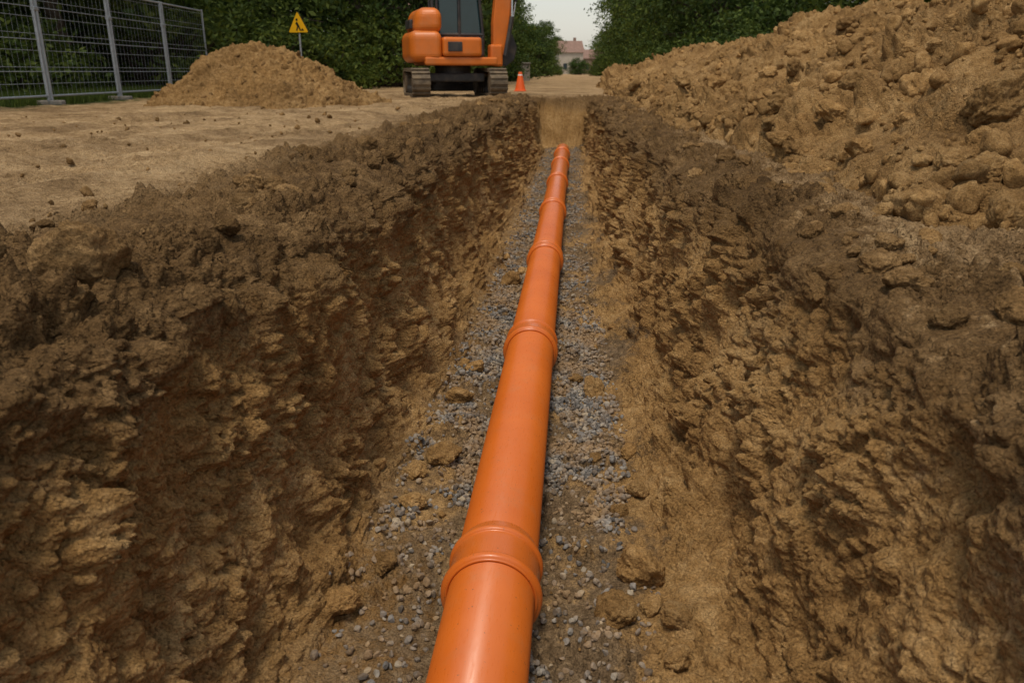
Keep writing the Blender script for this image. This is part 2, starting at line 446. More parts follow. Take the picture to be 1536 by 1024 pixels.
# medium clods
Wm=AG*vis*LO*patc**1.6*np.where((BG>.06)&(BG<.85),.05,1.0)*np.where(BG>=.85,3.0,1)*np.clip(4.0/ynz,.2,1)
Wm*=np.where((BG>=.985)&(np.abs(gx_-cen)<.28),.25,1)
idx=pick(Wm,2500); p=PG[idx].copy(); sz=.011+.040*R.random(len(p))**3; p[:,2]+=sz*.25
keep=~((np.abs(p[:,0]+.2)<.15+sz)&(p[:,2]<-.7)); p=p[keep]; sz=sz[keep]
low=np.clip(1.25-SH,0.1,1.2)
Wh=AHf*(SH>.0)*(SH<1)*(PHf[:,0]<5)*low**1.6*np.clip(5/np.clip(PHf[:,1],2,None),.15,1)*np.clip(.4+1.8*pn(PHf,1.1,83),.03,2)
idx=pick(Wh,2800); ph=PHf[idx]; sh=.014+.065*R.random(len(ph))**3; ph=ph+NHf[idx]*(sh*.35)[:,None]
W2=AL.ravel()*(PLf[:,2]>-.03); idx=pick(W2,400); pl=PLf[idx]+LP; sl=.015+.05*R.random(len(pl))**3
# scattered stones on the trafficked ground
gsx=R.uniform(-7,-1.9,160); gsy=2.2+13*R.random(160)**1.3; gs=np.stack([gsx,gsy,gsx*0+.012],1); ss=.012+.03*R.random(160)**3
scatter("dirt_clods",[(T3,F3,p,sz,None),(T3,F3,ph,sh,None),(T2,F2,pl,sl,None),(T3,F3,gs,ss,None)],M_CLOD,True)
# large clods
def gz(x,y,reg="top"):
    m=(np.abs(gx_-x)<.06)&(np.abs(gy_-y)<.08+.01*y)
    if reg=="floor": m&=(BG>.8)
    if m.any(): return float(np.median(PG[m,2]))
    return 0 if reg=="top" else -1.0
def hz(x,y):
    i=np.argmin((PHf[:,0]-x)**2+(PHf[:,1]-y)**2); return float(PHf[i,2])
big=[]
for x,y,s_,rg_ in [(-1.20,1.84,.115,"top"),(-1.38,1.72,.085,"top"),(-1.36,3.35,.07,"top"),(-1.25,3.3,.06,"top"),(-1.75,2.5,.035,"top"),
    (-1.22,4.7,.085,"top"),(-1.10,4.8,.065,"top"),(-1.1,2.45,.045,"top"),(-1.95,3.1,.035,"top"),(-1.1,5.6,.06,"top"),(-1.15,2.9,.05,"top"),(-1.5,2.2,.04,"top"),
    (.24,2.22,.085,"floor"),(.16,2.02,.062,"floor"),(.34,1.98,.055,"floor"),(.27,2.06,.04,"floor"),
    (.13,3.75,.075,"floor"),(.04,3.9,.045,"floor"),(.27,3.1,.035,"floor"),(-.57,2.6,.055,"floor"),(-.50,2.95,.07,"floor"),(-.60,2.85,.045,"floor"),(-.53,3.6,.07,"floor"),(-.5,4.0,.06,"floor"),
    (-.58,2.2,.05,"floor"),(-.66,1.95,.06,"floor"),(-.45,5.9,.08,"floor"),(-.37,6.2,.055,"floor"),(.32,1.82,.04,"floor"),(.12,3.0,.03,"floor"),(.2,2.6,.035,"floor"),(.28,2.75,.045,"floor"),
    (.93,2.4,.05,"top"),(1.0,1.75,.065,"top"),(1.2,3.2,.045,"top"),(1.05,3.4,.05,"top"),(.95,4.6,.055,"top"),(1.12,2.55,.04,"top")]:
    z=gz(x,y,rg_); big.append((x,y,z+s_*(.45 if rg_=="floor" else .35),s_))
for x,y,s_ in [(1.62,3.55,.10),(1.9,3.9,.14),(1.55,3.2,.07),(2.25,4.2,.15),(1.75,3.0,.10),(1.5,4.4,.08),(2.05,5.0,.12),(1.6,5.3,.10),(1.45,6.0,.09),
    (2.6,4.5,.11),(2.0,3.3,.08),(1.35,4.0,.05),(1.3,7.2,.10),(1.8,7.0,.09),(2.9,6.5,.13),(2.3,6.1,.09),(1.95,2.85,.10),(1.6,8.7,.13),(1.2,9.5,.1),(2.4,9.5,.13),(3.5,8.0,.13),
    (4.2,8.8,.14),(4.4,10.5,.15),(4.4,13,.16),(4.1,15,.16),(1.25,12,.12),(1.6,14,.14),(1.1,15.5,.13),(4.1,17.5,.16),(2.1,17,.16),(3.8,6.9,.12),(1.15,8.0,.08),(1.0,10.6,.09),(1.3,5.0,.06)]:
    big.append((x,y,hz(x,y)+s_*.35,s_))
for i in range(200):
    y=R.uniform(1.6,15); side=R.random()<.55
    x=(np.interp(y,ys,rimL)-R.uniform(-.04,.6)) if side else (np.interp(y,ys,rimR)+R.uniform(-.04,.35))
    s_=.022+.05*R.random()**2; big.append((x,y,gz(x,y)+s_*.2,s_))
for i in range(150):
    y=R.uniform(2.5,12); x=R.uniform(1.2,4.2); s_=.03+.09*R.random()**2; big.append((x,y,hz(x,y)+s_*.25,s_))
big=np.array(big)
scatter("dirt_clods",[(T5,F5,big[:,:3],big[:,3],.25)],M_CLOD,True)

# ------------------------------------------------------------ pipe
def lathe_y(prof,nseg,name,mat):
    prof=np.array(prof); a=np.linspace(0,2*np.pi,nseg,endpoint=False)
    V=np.stack([prof[:,1,None]*np.cos(a),np.repeat(prof[:,0,None],nseg,1),prof[:,1,None]*np.sin(a)],2)
    i=np.arange(len(prof)*nseg).reshape(len(prof),nseg); j=np.roll(i,-1,1)
    F=np.stack([i[:-1],i[1:],j[1:],j[:-1]],-1).reshape(-1,4)
    return make_mesh(name,V.reshape(-1,3),F,True,[mat])
def pipe_mat():
    m,nt,b=newmat("orange_pvc"); n=N(nt); geo=n.add("ShaderNodeNewGeometry"); pos=geo.outputs["Position"]
    c=n.ramp(n.noise(pos,3,4,.6),[(.3,(.58,.125,.014)),(.7,(.66,.155,.020))])
    mp=n.add("ShaderNodeMapping"); mp.inputs["Scale"].default_value=(1,.12,1); n.link(pos,mp.inputs["Vector"])
    d=n.mrange(n.noise(pos,9,7,.75),.48,.8,0,.28)
    sep=n.add("ShaderNodeSeparateXYZ"); n.link(pos,sep.inputs[0])
    low=n.mrange(sep.outputs[2],-.82,-1.0,0,.6)
    d=n.math('ADD',d,n.math('MULTIPLY',low,n.noise(pos,14,6,.7)))
    c=n.mix(d,c,(.40,.2,.09))
    sp=n.mrange(n.noise(pos,110,2,.5),.70,.74,0,.8)
    c=n.mix(sp,c,(.12,.06,.03))
    n.link(c,b.inputs["Base Color"])
    sc=n.noise(mp.outputs[0],160,5,.7)
    n.link(n.mrange(sc,.3,.75,.25,.42),b.inputs["Roughness"])
    b.inputs["Specular IOR Level"].default_value=.5
    n.link(n.bump(sc,.06,.002),b.inputs["Normal"])
    return m
M_PIPE=pipe_mat()
pr=.124; px=-.203; pz=-(1.29+pr)+H-.005
pipe=bpy.data.objects.new("sewer_pipe",None); COL.objects.link(pipe); pipe.location=(px,0,pz)
add_obj("pipe_run",lathe_y([(-3.8,pr-.008),(-3.8,pr),(15.6,pr),(15.61,pr-.004),(15.61,pr-.01),(15.3,pr-.01)],128,"pipe_run",M_PIPE),pipe)
def arc(yc,rc,w_,h_,n_=9):
    return [(yc+w_*math.cos(math.pi-t),rc+h_*math.sin(t)) for t in np.linspace(0,math.pi,n_)]
for k,yj in enumerate([-.3,1.90,4.0,6.15,8.45,10.75,12.9,14.6]):
    s0=pr+.009
    prof=[(yj+.008,pr-.004),(yj-.003,pr+.003),(yj-.004,s0)]
    prof+=arc(yj+.013,s0,.016,.014)
    prof+=[(yj+.034,s0)]+[(yj+.045,s0-.001)]+[(yj+.14,s0+.001)]
    prof+=arc(yj+.158,s0,.012,.010)
    prof+=[(yj+.185,s0-.002),(yj+.2,pr+.004),(yj+.225,pr-.002)]
    add_obj("socket_%d"%(k+1),lathe_y(prof,128,"socket",M_PIPE),pipe)

# ------------------------------------------------------------ primitive helpers
def bm_obj(name,bm,mat,parent=None,loc=(0,0,0),rot=(0,0,0),smooth=False):
    me=bpy.data.meshes.new(name); bm.to_mesh(me); bm.free(); me.materials.append(mat)
    if smooth: me.polygons.foreach_set("use_smooth",[True]*len(me.polygons))
    return add_obj(name,me,parent,loc,rot)
def box(name,mn,mx,mat,parent=None,bevel=.0,seg=2,loc=(0,0,0),rot=(0,0,0),taper=None):
    bm=bmesh.new(); bmesh.ops.create_cube(bm,size=1)
    mn=Vector(mn);mx=Vector(mx); c=(mn+mx)/2; d=mx-mn
    for v in bm.verts: v.co=Vector((v.co.x*d.x+c.x,v.co.y*d.y+c.y,v.co.z*d.z+c.z))
    if taper: 
        for v in bm.verts: taper(v)
    if bevel: bmesh.ops.bevel(bm,geom=bm.edges[:],offset=bevel,segments=seg,profile=.5,affect='EDGES')
    return bm_obj(name,bm,mat,parent,loc,rot,smooth=False)
def prism(name,pts,y0,y1,mat,parent=None,bevel=0,loc=(0,0,0),rot=(0,0,0)):
    bm=bmesh.new()
    a=[bm.verts.new((p[0],y0,p[1])) for p in pts]; b_=[bm.verts.new((p[0],y1,p[1])) for p in pts]
    bm.faces.new(a); bm.faces.new(b_[::-1]); n=len(pts)
    for i in range(n): bm.faces.new((a[i],b_[i],b_[(i+1)%n],a[(i+1)%n]))
    bmesh.ops.recalc_face_normals(bm,faces=bm.faces[:])
    if bevel: bmesh.ops.bevel(bm,geom=bm.edges[:],offset=bevel,segments=2,profile=.5,affect='EDGES')
    return bm_obj(name,bm,mat,parent,loc,rot)
def rod(name,a,b,r,mat,parent=None,seg=12,r2=None):
    a=Vector(a);b=Vector(b); d=b-a
    bm=bmesh.new(); bmesh.ops.create_cone(bm,cap_ends=True,segments=seg,radius1=r,radius2=r if r2 is None else r2,depth=d.length)
    bmesh.ops.transform(bm,matrix=Matrix.Translation((a+b)/2)@d.to_track_quat('Z','Y').to_matrix().to_4x4(),verts=bm.verts[:])
    return bm_obj(name,bm,mat,parent,smooth=False)

# ------------------------------------------------------------ excavator
M_OR=simple("excavator_orange_paint",(.62,.15,.012),.42,.45,var=.1,scale=3,dust=.3)
M_DK=simple("dark_steel",(.03,.03,.032),.5,.4,var=.3,scale=6,dust=.3)
M_TR=simple("dusty_track",(.11,.085,.06),.85,.2,var=.4,scale=9,dust=.8,bump=.5)
M_GL=simple("cab_glass",(.012,.035,.042),.08,.6,var=.2,scale=2)
M_CH=simple("hydraulic_chrome",(.6,.6,.6),.25,.5,metal=.9,var=.05)
ex=bpy.data.objects.new("excavator",None); COL.objects.link(ex); ex.location=(-2.88,19.7,0)
uc=bpy.data.objects.new("undercarriage",None); COL.objects.link(uc); uc.parent=ex; uc.rotation_euler=(0,0,math.radians(90+17))
for sgn in (-1,1):
    yc=sgn*.88; hw_=.2
    L=.85; r_=.30; zc=.31
    pts=[]
    for t in np.linspace(-math.pi/2,math.pi/2,12): pts.append((L+r_*math.cos(t),zc+r_*math.sin(t)))
    for t in np.linspace(math.pi/2,1.5*math.pi,12): pts.append((-L+r_*math.cos(t),zc+(r_-.02)*math.sin(t)+.0))
    bm=bmesh.new(); n_=len(pts)
    def inn(p_): 
        cx=L if p_[0]>L else (-L if p_[0]<-L else p_[0]); vx,vz=p_[0]-cx,p_[1]-zc; l_=math.hypot(vx,vz); return (cx+vx/l_*(l_-.05),zc+vz/l_*(l_-.05))
    o1=[bm.verts.new((p_[0],yc-hw_,p_[1])) for p_ in pts]; o2=[bm.verts.new((p_[0],yc+hw_,p_[1])) for p_ in pts]
    i1=[bm.verts.new((inn(p_)[0],yc-hw_,inn(p_)[1])) for p_ in pts]; i2=[bm.verts.new((inn(p_)[0],yc+hw_,inn(p_)[1])) for p_ in pts]
    for i in range(n_):
        j=(i+1)%n_
        bm.faces.new((o1[i],o1[j],o2[j],o2[i])); bm.faces.new((i1[i],i2[i],i2[j],i1[j]))
        bm.faces.new((o1[i],i1[i],i1[j],o1[j])); bm.faces.new((o2[i],o2[j],i2[j],i2[i]))
    bmesh.ops.recalc_face_normals(bm,faces=bm.faces[:])
    tot=4*L+2*math.pi*r_; nk=44
    for k in range(nk):
        s_=k/nk*tot
        if s_<2*L: x_,z_,an=-L+s_,zc+r_-.005,math.pi/2
        elif s_<2*L+math.pi*r_: t=math.pi/2-(s_-2*L)/r_; x_,z_,an=L+r_*math.cos(t),zc+r_*math.sin(t),t
        elif s_<4*L+math.pi*r_: x_,z_,an=L-(s_-2*L-math.pi*r_),zc-r_+.012,-math.pi/2
        else: t=-math.pi/2-(s_-4*L-math.pi*r_)/r_; x_,z_,an=-L+r_*math.cos(t),zc+r_*math.sin(t),t
        m_=Matrix.Translation((x_,yc,z_))@Matrix.Rotation(-an,4,'Y')@Matrix.Diagonal((.05,.40,.045,1))
        bmesh.ops.create_cube(bm,size=1,matrix=m_)
    bm_obj("track",bm,M_TR,uc)
    box("track_frame",(-L,yc-.12,.2),(L,yc+.12,.42),M_DK,uc,.03)
    for xx_ in (-L,L): rod("idler_wheel",(xx_,yc-.17,zc),(xx_,yc+.17,zc),.235,M_TR,uc,20)
    for xx_ in np.linspace(-.6,.6,5): rod("roller",(xx_,yc-.15,.15),(xx_,yc+.15,.15),.085,M_DK,uc,14)
box("cross_frame",(-.5,-.68,.32),(.5,.68,.52),M_DK,uc,.04)
rod("slew_ring",(0,0,.5),(0,0,.68),.42,M_DK,uc,28)
box("blade",(1.25,-1.0,.08),(1.33,1.0,.45),M_DK,uc,.02)
for sy in (-.4,.4): box("blade_arm",(.5,sy-.06,.25),(1.26,sy+.06,.36),M_DK,uc,.015)
hs=bpy.data.objects.new("house",None); COL.objects.link(hs); hs.parent=ex; hs.rotation_euler=(0,0,math.radians(20)); hs.scale=(.93,.93,1)
box("deck",(-.85,-.88,.68),(.95,.88,.86),M_OR,hs,.04)
def tp(v):
    if v.co.z>1.5 and v.co.x<-.8: v.co.x+=.10
    if v.co.x<-.8: v.co.y*=.80
box("counterweight",(-1.18,-.93,.74),(-.42,.93,1.42),M_OR,hs,.18,6,taper=tp)
box("engine_hood",(-1.08,-.86,1.34),(-.40,.86,1.9),M_OR,hs,.2,6,taper=tp)
box("tail_vent",(-1.12,-.35,1.46),(-1.03,.35,1.66),M_DK,hs,.02)
box("side_cover",(-.42,-.93,.87),(.55,-.2,1.28),M_OR,hs,.07,3)
box("side_grille",(-.3,-.955,.98),(.05,-.925,1.18),M_DK,hs,.01)
box("cab_lower",(-.42,-.18,.87),(.80,.9,1.35),M_DK,hs,.05)
box("cab_glass_shell",(-.38,-.14,1.35),(.74,.86,2.42),M_GL,hs,.05,taper=lambda v: setattr(v.co,'x',v.co.x-.12) if (v.co.z>2 and v.co.x>0) else None)
box("cab_roof",(-.46,-.2,2.42),(.68,.92,2.54),M_DK,hs,.04)
for a_,b_ in [((-.40,-.16,1.3),(-.40,-.16,2.45)),((-.40,.88,1.3),(-.40,.88,2.45)),((.76,-.16,1.3),(.64,-.16,2.45)),((.76,.88,1.3),(.64,.88,2.45)),((.15,-.165,1.3),(.15,-.165,2.45)),((-.40,-.16,1.36),(.76,-.16,1.36))]:
    rod("cab_pillar",a_,b_,.038,M_DK,hs,8)
rod("exhaust",(-.6,-.6,1.8),(-.6,-.6,2.1),.04,M_DK,hs,12)
box("swing_bracket",(.9,-.38,.66),(1.22,-.02,1.15),M_OR,hs,.05)
prism("boom",[(.98,.95),(1.26,.92),(1.38,1.5),(1.46,2.3),(1.80,3.1),(1.70,3.25),(1.4,3.12),(1.08,2.45),(.98,1.6)],-.34,-.08,M_OR,hs,.02)
prism("arm",[(1.82,3.22),(1.66,3.3),(1.43,3.25),(1.44,2.9),(1.36,1.35),(1.48,1.32),(1.68,2.9)],-.06,.12,M_OR,hs,.02)
rod("boom_cylinder",(1.26,-.42,.9),(1.44,-.42,1.75),.055,M_DK,hs); rod("boom_cylinder_rod",(1.44,-.42,1.75),(1.46,-.38,2.4),.03,M_CH,hs)
rod("bucket_cylinder",(1.76,.03,3.0),(1.66,.03,2.1),.045,M_DK,hs); rod("bucket_cylinder_rod",(1.66,.03,2.1),(1.55,.03,1.5),.025,M_CH,hs)
prism("bucket",[(1.38,1.42),(1.56,1.38),(1.68,1.1),(1.61,.82),(1.38,.66),(1.18,.74),(1.16,.82),(1.3,.86),(1.38,1.0),(1.36,1.2)],-.05,.45,M_DK,hs,.015)

# ------------------------------------------------------------ fence
M_GALV=simple("galvanised_steel",(.36,.38,.40),.5,.4,metal=.5,var=.15,scale=12)
M_CONC=simple("concrete",(.22,.2,.175),.9,.2,var=.25,scale=9,bump=.4,dust=.5)
def fence(x0,y0,x1,y1,npan,name="mesh_fence"):
    e=bpy.data.objects.new(name,None); COL.objects.link(e); e.location=(x0,y0,0)
    d=Vector((x1-x0,y1-y0,0)); L=d.length/npan; ang=math.atan2(d.y,d.x); e.rotation_euler=(0,0,ang)
    for i in range(npan):
        a=i*L; 
        for xx_ in (a+.05,a+L-.05): rod("post",(xx_,0,.0),(xx_,0,2.02),.026,M_GALV,e,10)
        for zz_ in (.16,1.99): rod("rail",(a+.05,0,zz_),(a+L-.05,0,zz_),.019,M_GALV,e,8)
        bm=bmesh.new()
        def wire(p0,p1,r_=.0015):
            p0=Vector(p0);p1=Vector(p1); dd_=p1-p0
            bmesh.ops.create_cone(bm,cap_ends=False,segments=4,radius1=r_,radius2=r_,depth=dd_.length,matrix=Matrix.Translation((p0+p1)/2)@dd_.to_track_quat('Z','Y').to_matrix().to_4x4())
        x_=a+.15
        while x_<a+L-.08: wire((x_,0,.16),(x_,0,1.99)); x_+=.15
        for zz_ in np.arange(.36,1.95,.26): wire((a+.05,.004,zz_),(a+L-.05,.004,zz_),.0035)
        for zz_ in (.55,1.05,1.55): wire((a+.05,-.012,zz_),(a+L-.05,-.012,zz_),.006)
        bm_obj("wire_mesh",bm,M_GALV,e)
        box("foot_block",(a-.08,-.22,.0),(a+.08,.22,.09),M_CONC,e,.025)
        box("clamp",(a-.07,-.035,1.5),(a+.07,.035,1.56),M_GALV,e,.01)
    return e
fence(-8.35,6.0,-9.4,21.0,6)
fence(-8.35,6.0,-8.0,-3.0,4)
fence(10.5,22,8.6,40,7)

# ------------------------------------------------------------ warning sign
M_YEL=simple("yellow_reflective",(.80,.43,.01),.45,.4,var=.05)
M_BLK=simple("black_paint",(.012,.012,.012),.5,.3)
sg=bpy.data.objects.new("warning_sign",None); COL.objects.link(sg); sg.location=(-7.95,24,0)
sg.rotation_euler=(0,0,math.radians(-14))
rod("post",(0,.03,-.1),(0,.03,2.1),.028,M_GALV,sg)
def tri(c,r_,y0,y1,mat,nm,rnd=.05):
    pts=[(r_*math.cos(t),c+r_*math.sin(t)) for t in (math.pi/2,math.pi/2+2*math.pi/3,math.pi/2+4*math.pi/3)]
    o=[]
    for i in range(3):
        p0=np.array(pts[i-1]);p1=np.array(pts[i]);p2=np.array(pts[(i+1)%3])
        a_=p1+(p0-p1)/np.linalg.norm(p0-p1)*rnd; b_=p1+(p2-p1)/np.linalg.norm(p2-p1)*rnd
        for t in np.linspace(0,1,5): q_=(1-t)**2*a_+2*t*(1-t)*p1+t*t*b_; o.append((q_[0],q_[1]))
    prism(nm,o,y0,y1,mat,sg)
tri(1.80,.40,-.008,.004,M_BLK,"border",.07); tri(1.80,.375,-.014,-.009,M_YEL,"plate",.06)
prism("symbol_body",[(-.07,1.66),(-.03,1.66),(.0,1.76),(.05,1.66),(.09,1.66),(.04,1.80),(-.02,1.90),(-.08,1.86),(-.03,1.78)],-.019,-.0145,M_BLK,sg)
rod("symbol_head",(-.03,-.019,1.955),(-.03,-.0145,1.955),.035,M_BLK,sg,16)
prism("symbol_mound",[(.08,1.66),(.19,1.66),(.14,1.73)],-.019,-.0145,M_BLK,sg)

# ------------------------------------------------------------ traffic cone
M_CONE=simple("cone_orange",(.8,.12,.02),.5,.4,var=.08); M_WH=simple("white_sleeve",(.75,.75,.72),.5,.4,var=.05)
def cone(x,y,name="traffic_cone"):
    e=bpy.data.objects.new(name,None); COL.objects.link(e); e.location=(x,y,0)
    box("base",(-.17,-.17,0),(.17,.17,.035),M_CONE,e,.01)
    rs=lambda z:.155-.105*(z-.035)/.5
    for z0,z1,m_ in ((.035,.44,M_CONE),(.44,.47,M_WH),(.47,.54,M_CONE)):
        rod("body",(0,0,z0),(0,0,z1),rs(z0),m_,e,20,rs(z1))
cone(-1.6,24.5)

# ------------------------------------------------------------ trees
def leaf_mat(name,c1,c2,c3):
    m,nt,b=newmat(name); n=N(nt); geo=n.add("ShaderNodeNewGeometry")
    oi=n.add("ShaderNodeObjectInfo")
    f=n.math('ADD',n.math('MULTIPLY',geo.outputs["Random Per Island"],.5),n.math('MULTIPLY',n.noise(geo.outputs["Position"],.7,2,.6),.5))
    c=n.ramp(f,[(.2,c1),(.5,c2),(.8,c3)])
    c=n.mix(1.0,c,n.ramp(oi.outputs["Random"],[(0,(.75,.85,.8)),(1,(1.4,1.25,.9))]),'MULTIPLY')
    n.link(c,b.inputs["Base Color"]); b.inputs["Roughness"].default_value=.65; b.inputs["Specular IOR Level"].default_value=.2
    tr=n.add("ShaderNodeBsdfTranslucent"); n.link(c,tr.inputs["Color"])
    mx=n.add("ShaderNodeMixShader"); mx.inputs[0].default_value=.3
    n.link(b.outputs[0],mx.inputs[1]); n.link(tr.outputs[0],mx.inputs[2])
    n.link(mx.outputs[0],nt.nodes["Material Output"].inputs["Surface"])
    return m
M_LEAF=leaf_mat("foliage",(.022,.042,.010),(.058,.092,.020),(.12,.155,.032))
M_BARK=simple("bark",(.07,.055,.04),.9,.1,var=.4,scale=14,bump=.6)
def leaves(C,n_per,spread,size):
    n=len(C)*n_per
    c=np.repeat(C,n_per,0)+R.normal(size=(n,3))*spread*np.array([1,1,.62])
    a=R.normal(size=(n,3)); a/=np.linalg.norm(a,axis=1)[:,None]
    t=R.normal(size=(n,3)); t[:,2]*=.6; b=np.cross(a,t); b/=np.linalg.norm(b,axis=1)[:,None]
    sz=size*R.uniform(.6,1.3,n)[:,None]
    V=np.stack([c-a*sz,c-b*sz*.45+a*sz*.1,c+a*sz,c+b*sz*.45+a*sz*.1],1)
    return V.reshape(-1,3), np.arange(n*4).reshape(n,4)
def tube(path,rad,seg=7):
    V=[];path=np.array(path)
    for i,p_ in enumerate(path):
        d=path[min(i+1,len(path)-1)]-path[max(i-1,0)]; d=d/np.linalg.norm(d)
        u=np.cross(d,[.3,.9,.1]); u/=np.linalg.norm(u); v=np.cross(d,u)
        for k in range(seg):
            t=2*math.pi*k/seg; V.append(p_+rad[i]*(u*math.cos(t)+v*math.sin(t)))
    i=np.arange(len(path)*seg).reshape(len(path),seg); j=np.roll(i,-1,1)
    return np.array(V), np.stack([i[:-1],j[:-1],j[1:],i[1:]],-1).reshape(-1,4)
def tree_mesh(name,hgt,crown0,cr,nl,npl,size,spread):
    VV=[];FF=[];MI=[];off=0
    def addp(V,F,mi):
        nonlocal off
        VV.append(V);FF.append(F+off);MI.append(np.full(len(F),mi)); off+=len(V)
    tp_=[np.array([0,0,-.3])]
    for k in range(8): tp_.append(tp_[-1]+np.array([R.normal()*.12,R.normal()*.12,(hgt*.88+.3)/8]))
    tr=.024*hgt; rad=[tr*(1.25 if i==0 else 1)*(1-.1*i) for i in range(9)]
    addp(*tube(tp_,rad,9),0)
    C=[]
    tpa=np.array(tp_)
    for k in range(nl):
        f=R.uniform(0,1)**.85; z=crown0+(hgt*.9-crown0)*f
        st=np.array([np.interp(z,tpa[:,2],tpa[:,0]),np.interp(z,tpa[:,2],tpa[:,1]),z])
        an=k*2.4+R.normal()*.3; rr_=cr*(math.sin(math.pi*min(1,.22+.72*f))**.7)*R.uniform(.6,1.1)
        en=st+np.array([math.cos(an)*rr_,math.sin(an)*rr_,rr_*R.uniform(-.05,.5)])
        mid=(st+en)/2+np.array([0,0,.12*rr_])
        addp(*tube([st,mid,en],[tr*.32*(1-.6*f),tr*.2*(1-.6*f),tr*.05],5),0)
        for t in (.5,.72,.88,1.0):
            b0=st*(1-t)+en*t
            for _ in range(2):
                e2=b0+R.normal(size=3)*rr_*.26*np.array([1,1,.7]); C.append(e2)
            addp(*tube([b0,e2],[tr*.05,tr*.02],4),0)
    V,F=leaves(np.array(C),npl,spread,size); addp(V,F,1)
    return make_mesh(name,np.concatenate(VV),np.concatenate(FF),False,[M_BARK,M_LEAF],np.concatenate(MI))
TM=[tree_mesh("tree_a",10,1.6,3.4,46,34,.13,.34),tree_mesh("tree_b",12,1.0,3.8,52,34,.13,.38),tree_mesh("tree_c",8.5,.9,3.0,42,36,.12,.32)]
def bush_mesh(name,w_,h_,nl,npl):
    C=[];VV=[];FF=[];MI=[];off=0
    for k in range(nl):
        an=R.uniform(0,6.28); r_=w_*R.random()**.6; z=h_*R.uniform(.15,1)*(1-.45*(r_/w_)**2)
        e=np.array([math.cos(an)*r_,math.sin(an)*r_,z]); C.append(e)
        V,F=tube([np.array([e[0]*.2,e[1]*.2,-.1]),e*np.array([.7,.7,.6]),e],[.03,.02,.006],4); VV.append(V);FF.append(F+off);MI.append(np.zeros(len(F)));off+=len(V)
    V,F=leaves(np.array(C),npl,.24,.085); VV.append(V);FF.append(F+off);MI.append(np.ones(len(F)))
    return make_mesh(name,np.concatenate(VV),np.concatenate(FF),False,[M_BARK,M_LEAF],np.concatenate(MI))
BM=[bush_mesh("bush_a",1.5,2.0,70,80),bush_mesh("bush_b",1.9,2.8,90,80)]
def T(x,y,k=None,s=1.0):
    k=R.integers(0,3) if k is None else k
    s=s*R.uniform(.88,1.15)
    add_obj("tree",TM[k],loc=(x,y,0),rot=(0,0,R.uniform(0,6.28)),scale=(s,s,s*R.uniform(.95,1.1)))
def Bu(x,y,s=1.0):
    s*=R.uniform(.8,1.2); add_obj("bush",BM[R.integers(0,2)],loc=(x,y,-.05),rot=(0,0,R.uniform(0,6.28)),scale=(s*1.1,s*1.1,s))
for (x,y) in [(-12.5,19),(-16,15.5),(-14.5,24),(-19,21),(-23,27),(-11.5,28.5),(-17.5,30),(-8.8,33),(-13.5,36),(-20,37),(-27,34),(-9.5,42),(-15,45),(-22,46),(-6.8,38),(-5.8,46),(-30,42),(-14,11),(-19,10)]:
    T(x+R.normal()*.4,y+R.normal()*.4)
for y in (55,64,74,85,97,110): T(-7.6-(y-55)*.03+R.normal()*.5,y); T(-13+R.normal(),y+3,1)
for (x,y) in [(9.5,20),(12,15),(13.5,24),(9.8,29),(15,30),(18,20),(8.3,37),(13,39),(19,35),(7.6,46),(12,49),(22,28),(11.5,10)]:
    T(x+R.normal()*.4,y+R.normal()*.4)
for y in (55,64,73,83,94,106,120): T(6.0+(y-55)*.01+R.normal()*.4,y); T(11.5+R.normal(),y+4,1)
for (x,y,s) in [(-7,135,1),(-12,150,1.2),(-9.5,175,1),(9,140,1.1),(12,160,1.2),(15,185,1.3),(-16,190,1.3),(-4.5,215,.8),(7,210,.9),(1,260,.9),(-7,260,1.1),(9,270,1.2),(-20,240,1.4),(22,240,1.4),(-5.2,90,.55),(-4.6,118,.6),(-5.4,130,.7)]: T(x,y,None,s)
for i in range(34):
    Bu(R.uniform(-26,-10.8),R.uniform(22,36),1.0)
for (x,y) in [(-12,17),(-13.5,20.5),(-15,14),(-11.5,22),(-17,19),(-7.5,31.5),(-6.2,34),(-9.8,30),(-5.2,40),(-4.9,50),(-8.3,27.8),(-5.6,36.5),(-10.2,26)]: Bu(x,y,1.0)
for i in range(18): Bu(R.uniform(7.5,20),R.uniform(18,42),1.1)
for (x,y,s) in [(5.6,48,1),(5.2,57,1.1),(4.6,68,1),(4.9,80,1.2),(-4.8,60,1.2),(-5.2,72,1.1),(-5,88,1.3),(-5,100,1.4),(4.8,100,1.3),(3.9,42,.7),(5.0,35,.9),(6.0,30,.8),(3.4,112,1.2),(-4.0,112,1.1),(.6,150,1.0),(-3.6,140,1.0)]: Bu(x,y,s)

def grass(name,n,xf,yr,hh):
    y=R.uniform(yr[0],yr[1],n); x=xf(y)
    c=np.stack([x,y,np.zeros(n)-.01],1); a=R.uniform(0,6.28,n); w_=np.stack([np.cos(a),np.sin(a),a*0],1)*.006
    h_=R.uniform(.4,1,n)*hh; tip=c+np.stack([R.normal(size=n)*.35*h_,R.normal(size=n)*.35*h_,h_],1)
    V=np.stack([c-w_,c+w_,tip],1).reshape(-1,3)
    return add_obj(name,make_mesh(name,V,np.arange(n*3).reshape(n,3),False,[M_LEAF]))
grass("grass",38000,lambda y:-8.75-.06*(y-6)-np.abs(R.normal(size=len(y)))*1.6+.25,(6,27),.30)
grass("grass",16000,lambda y:4.6+np.abs(R.normal(size=len(y)))*1.5,(30,60),.35)

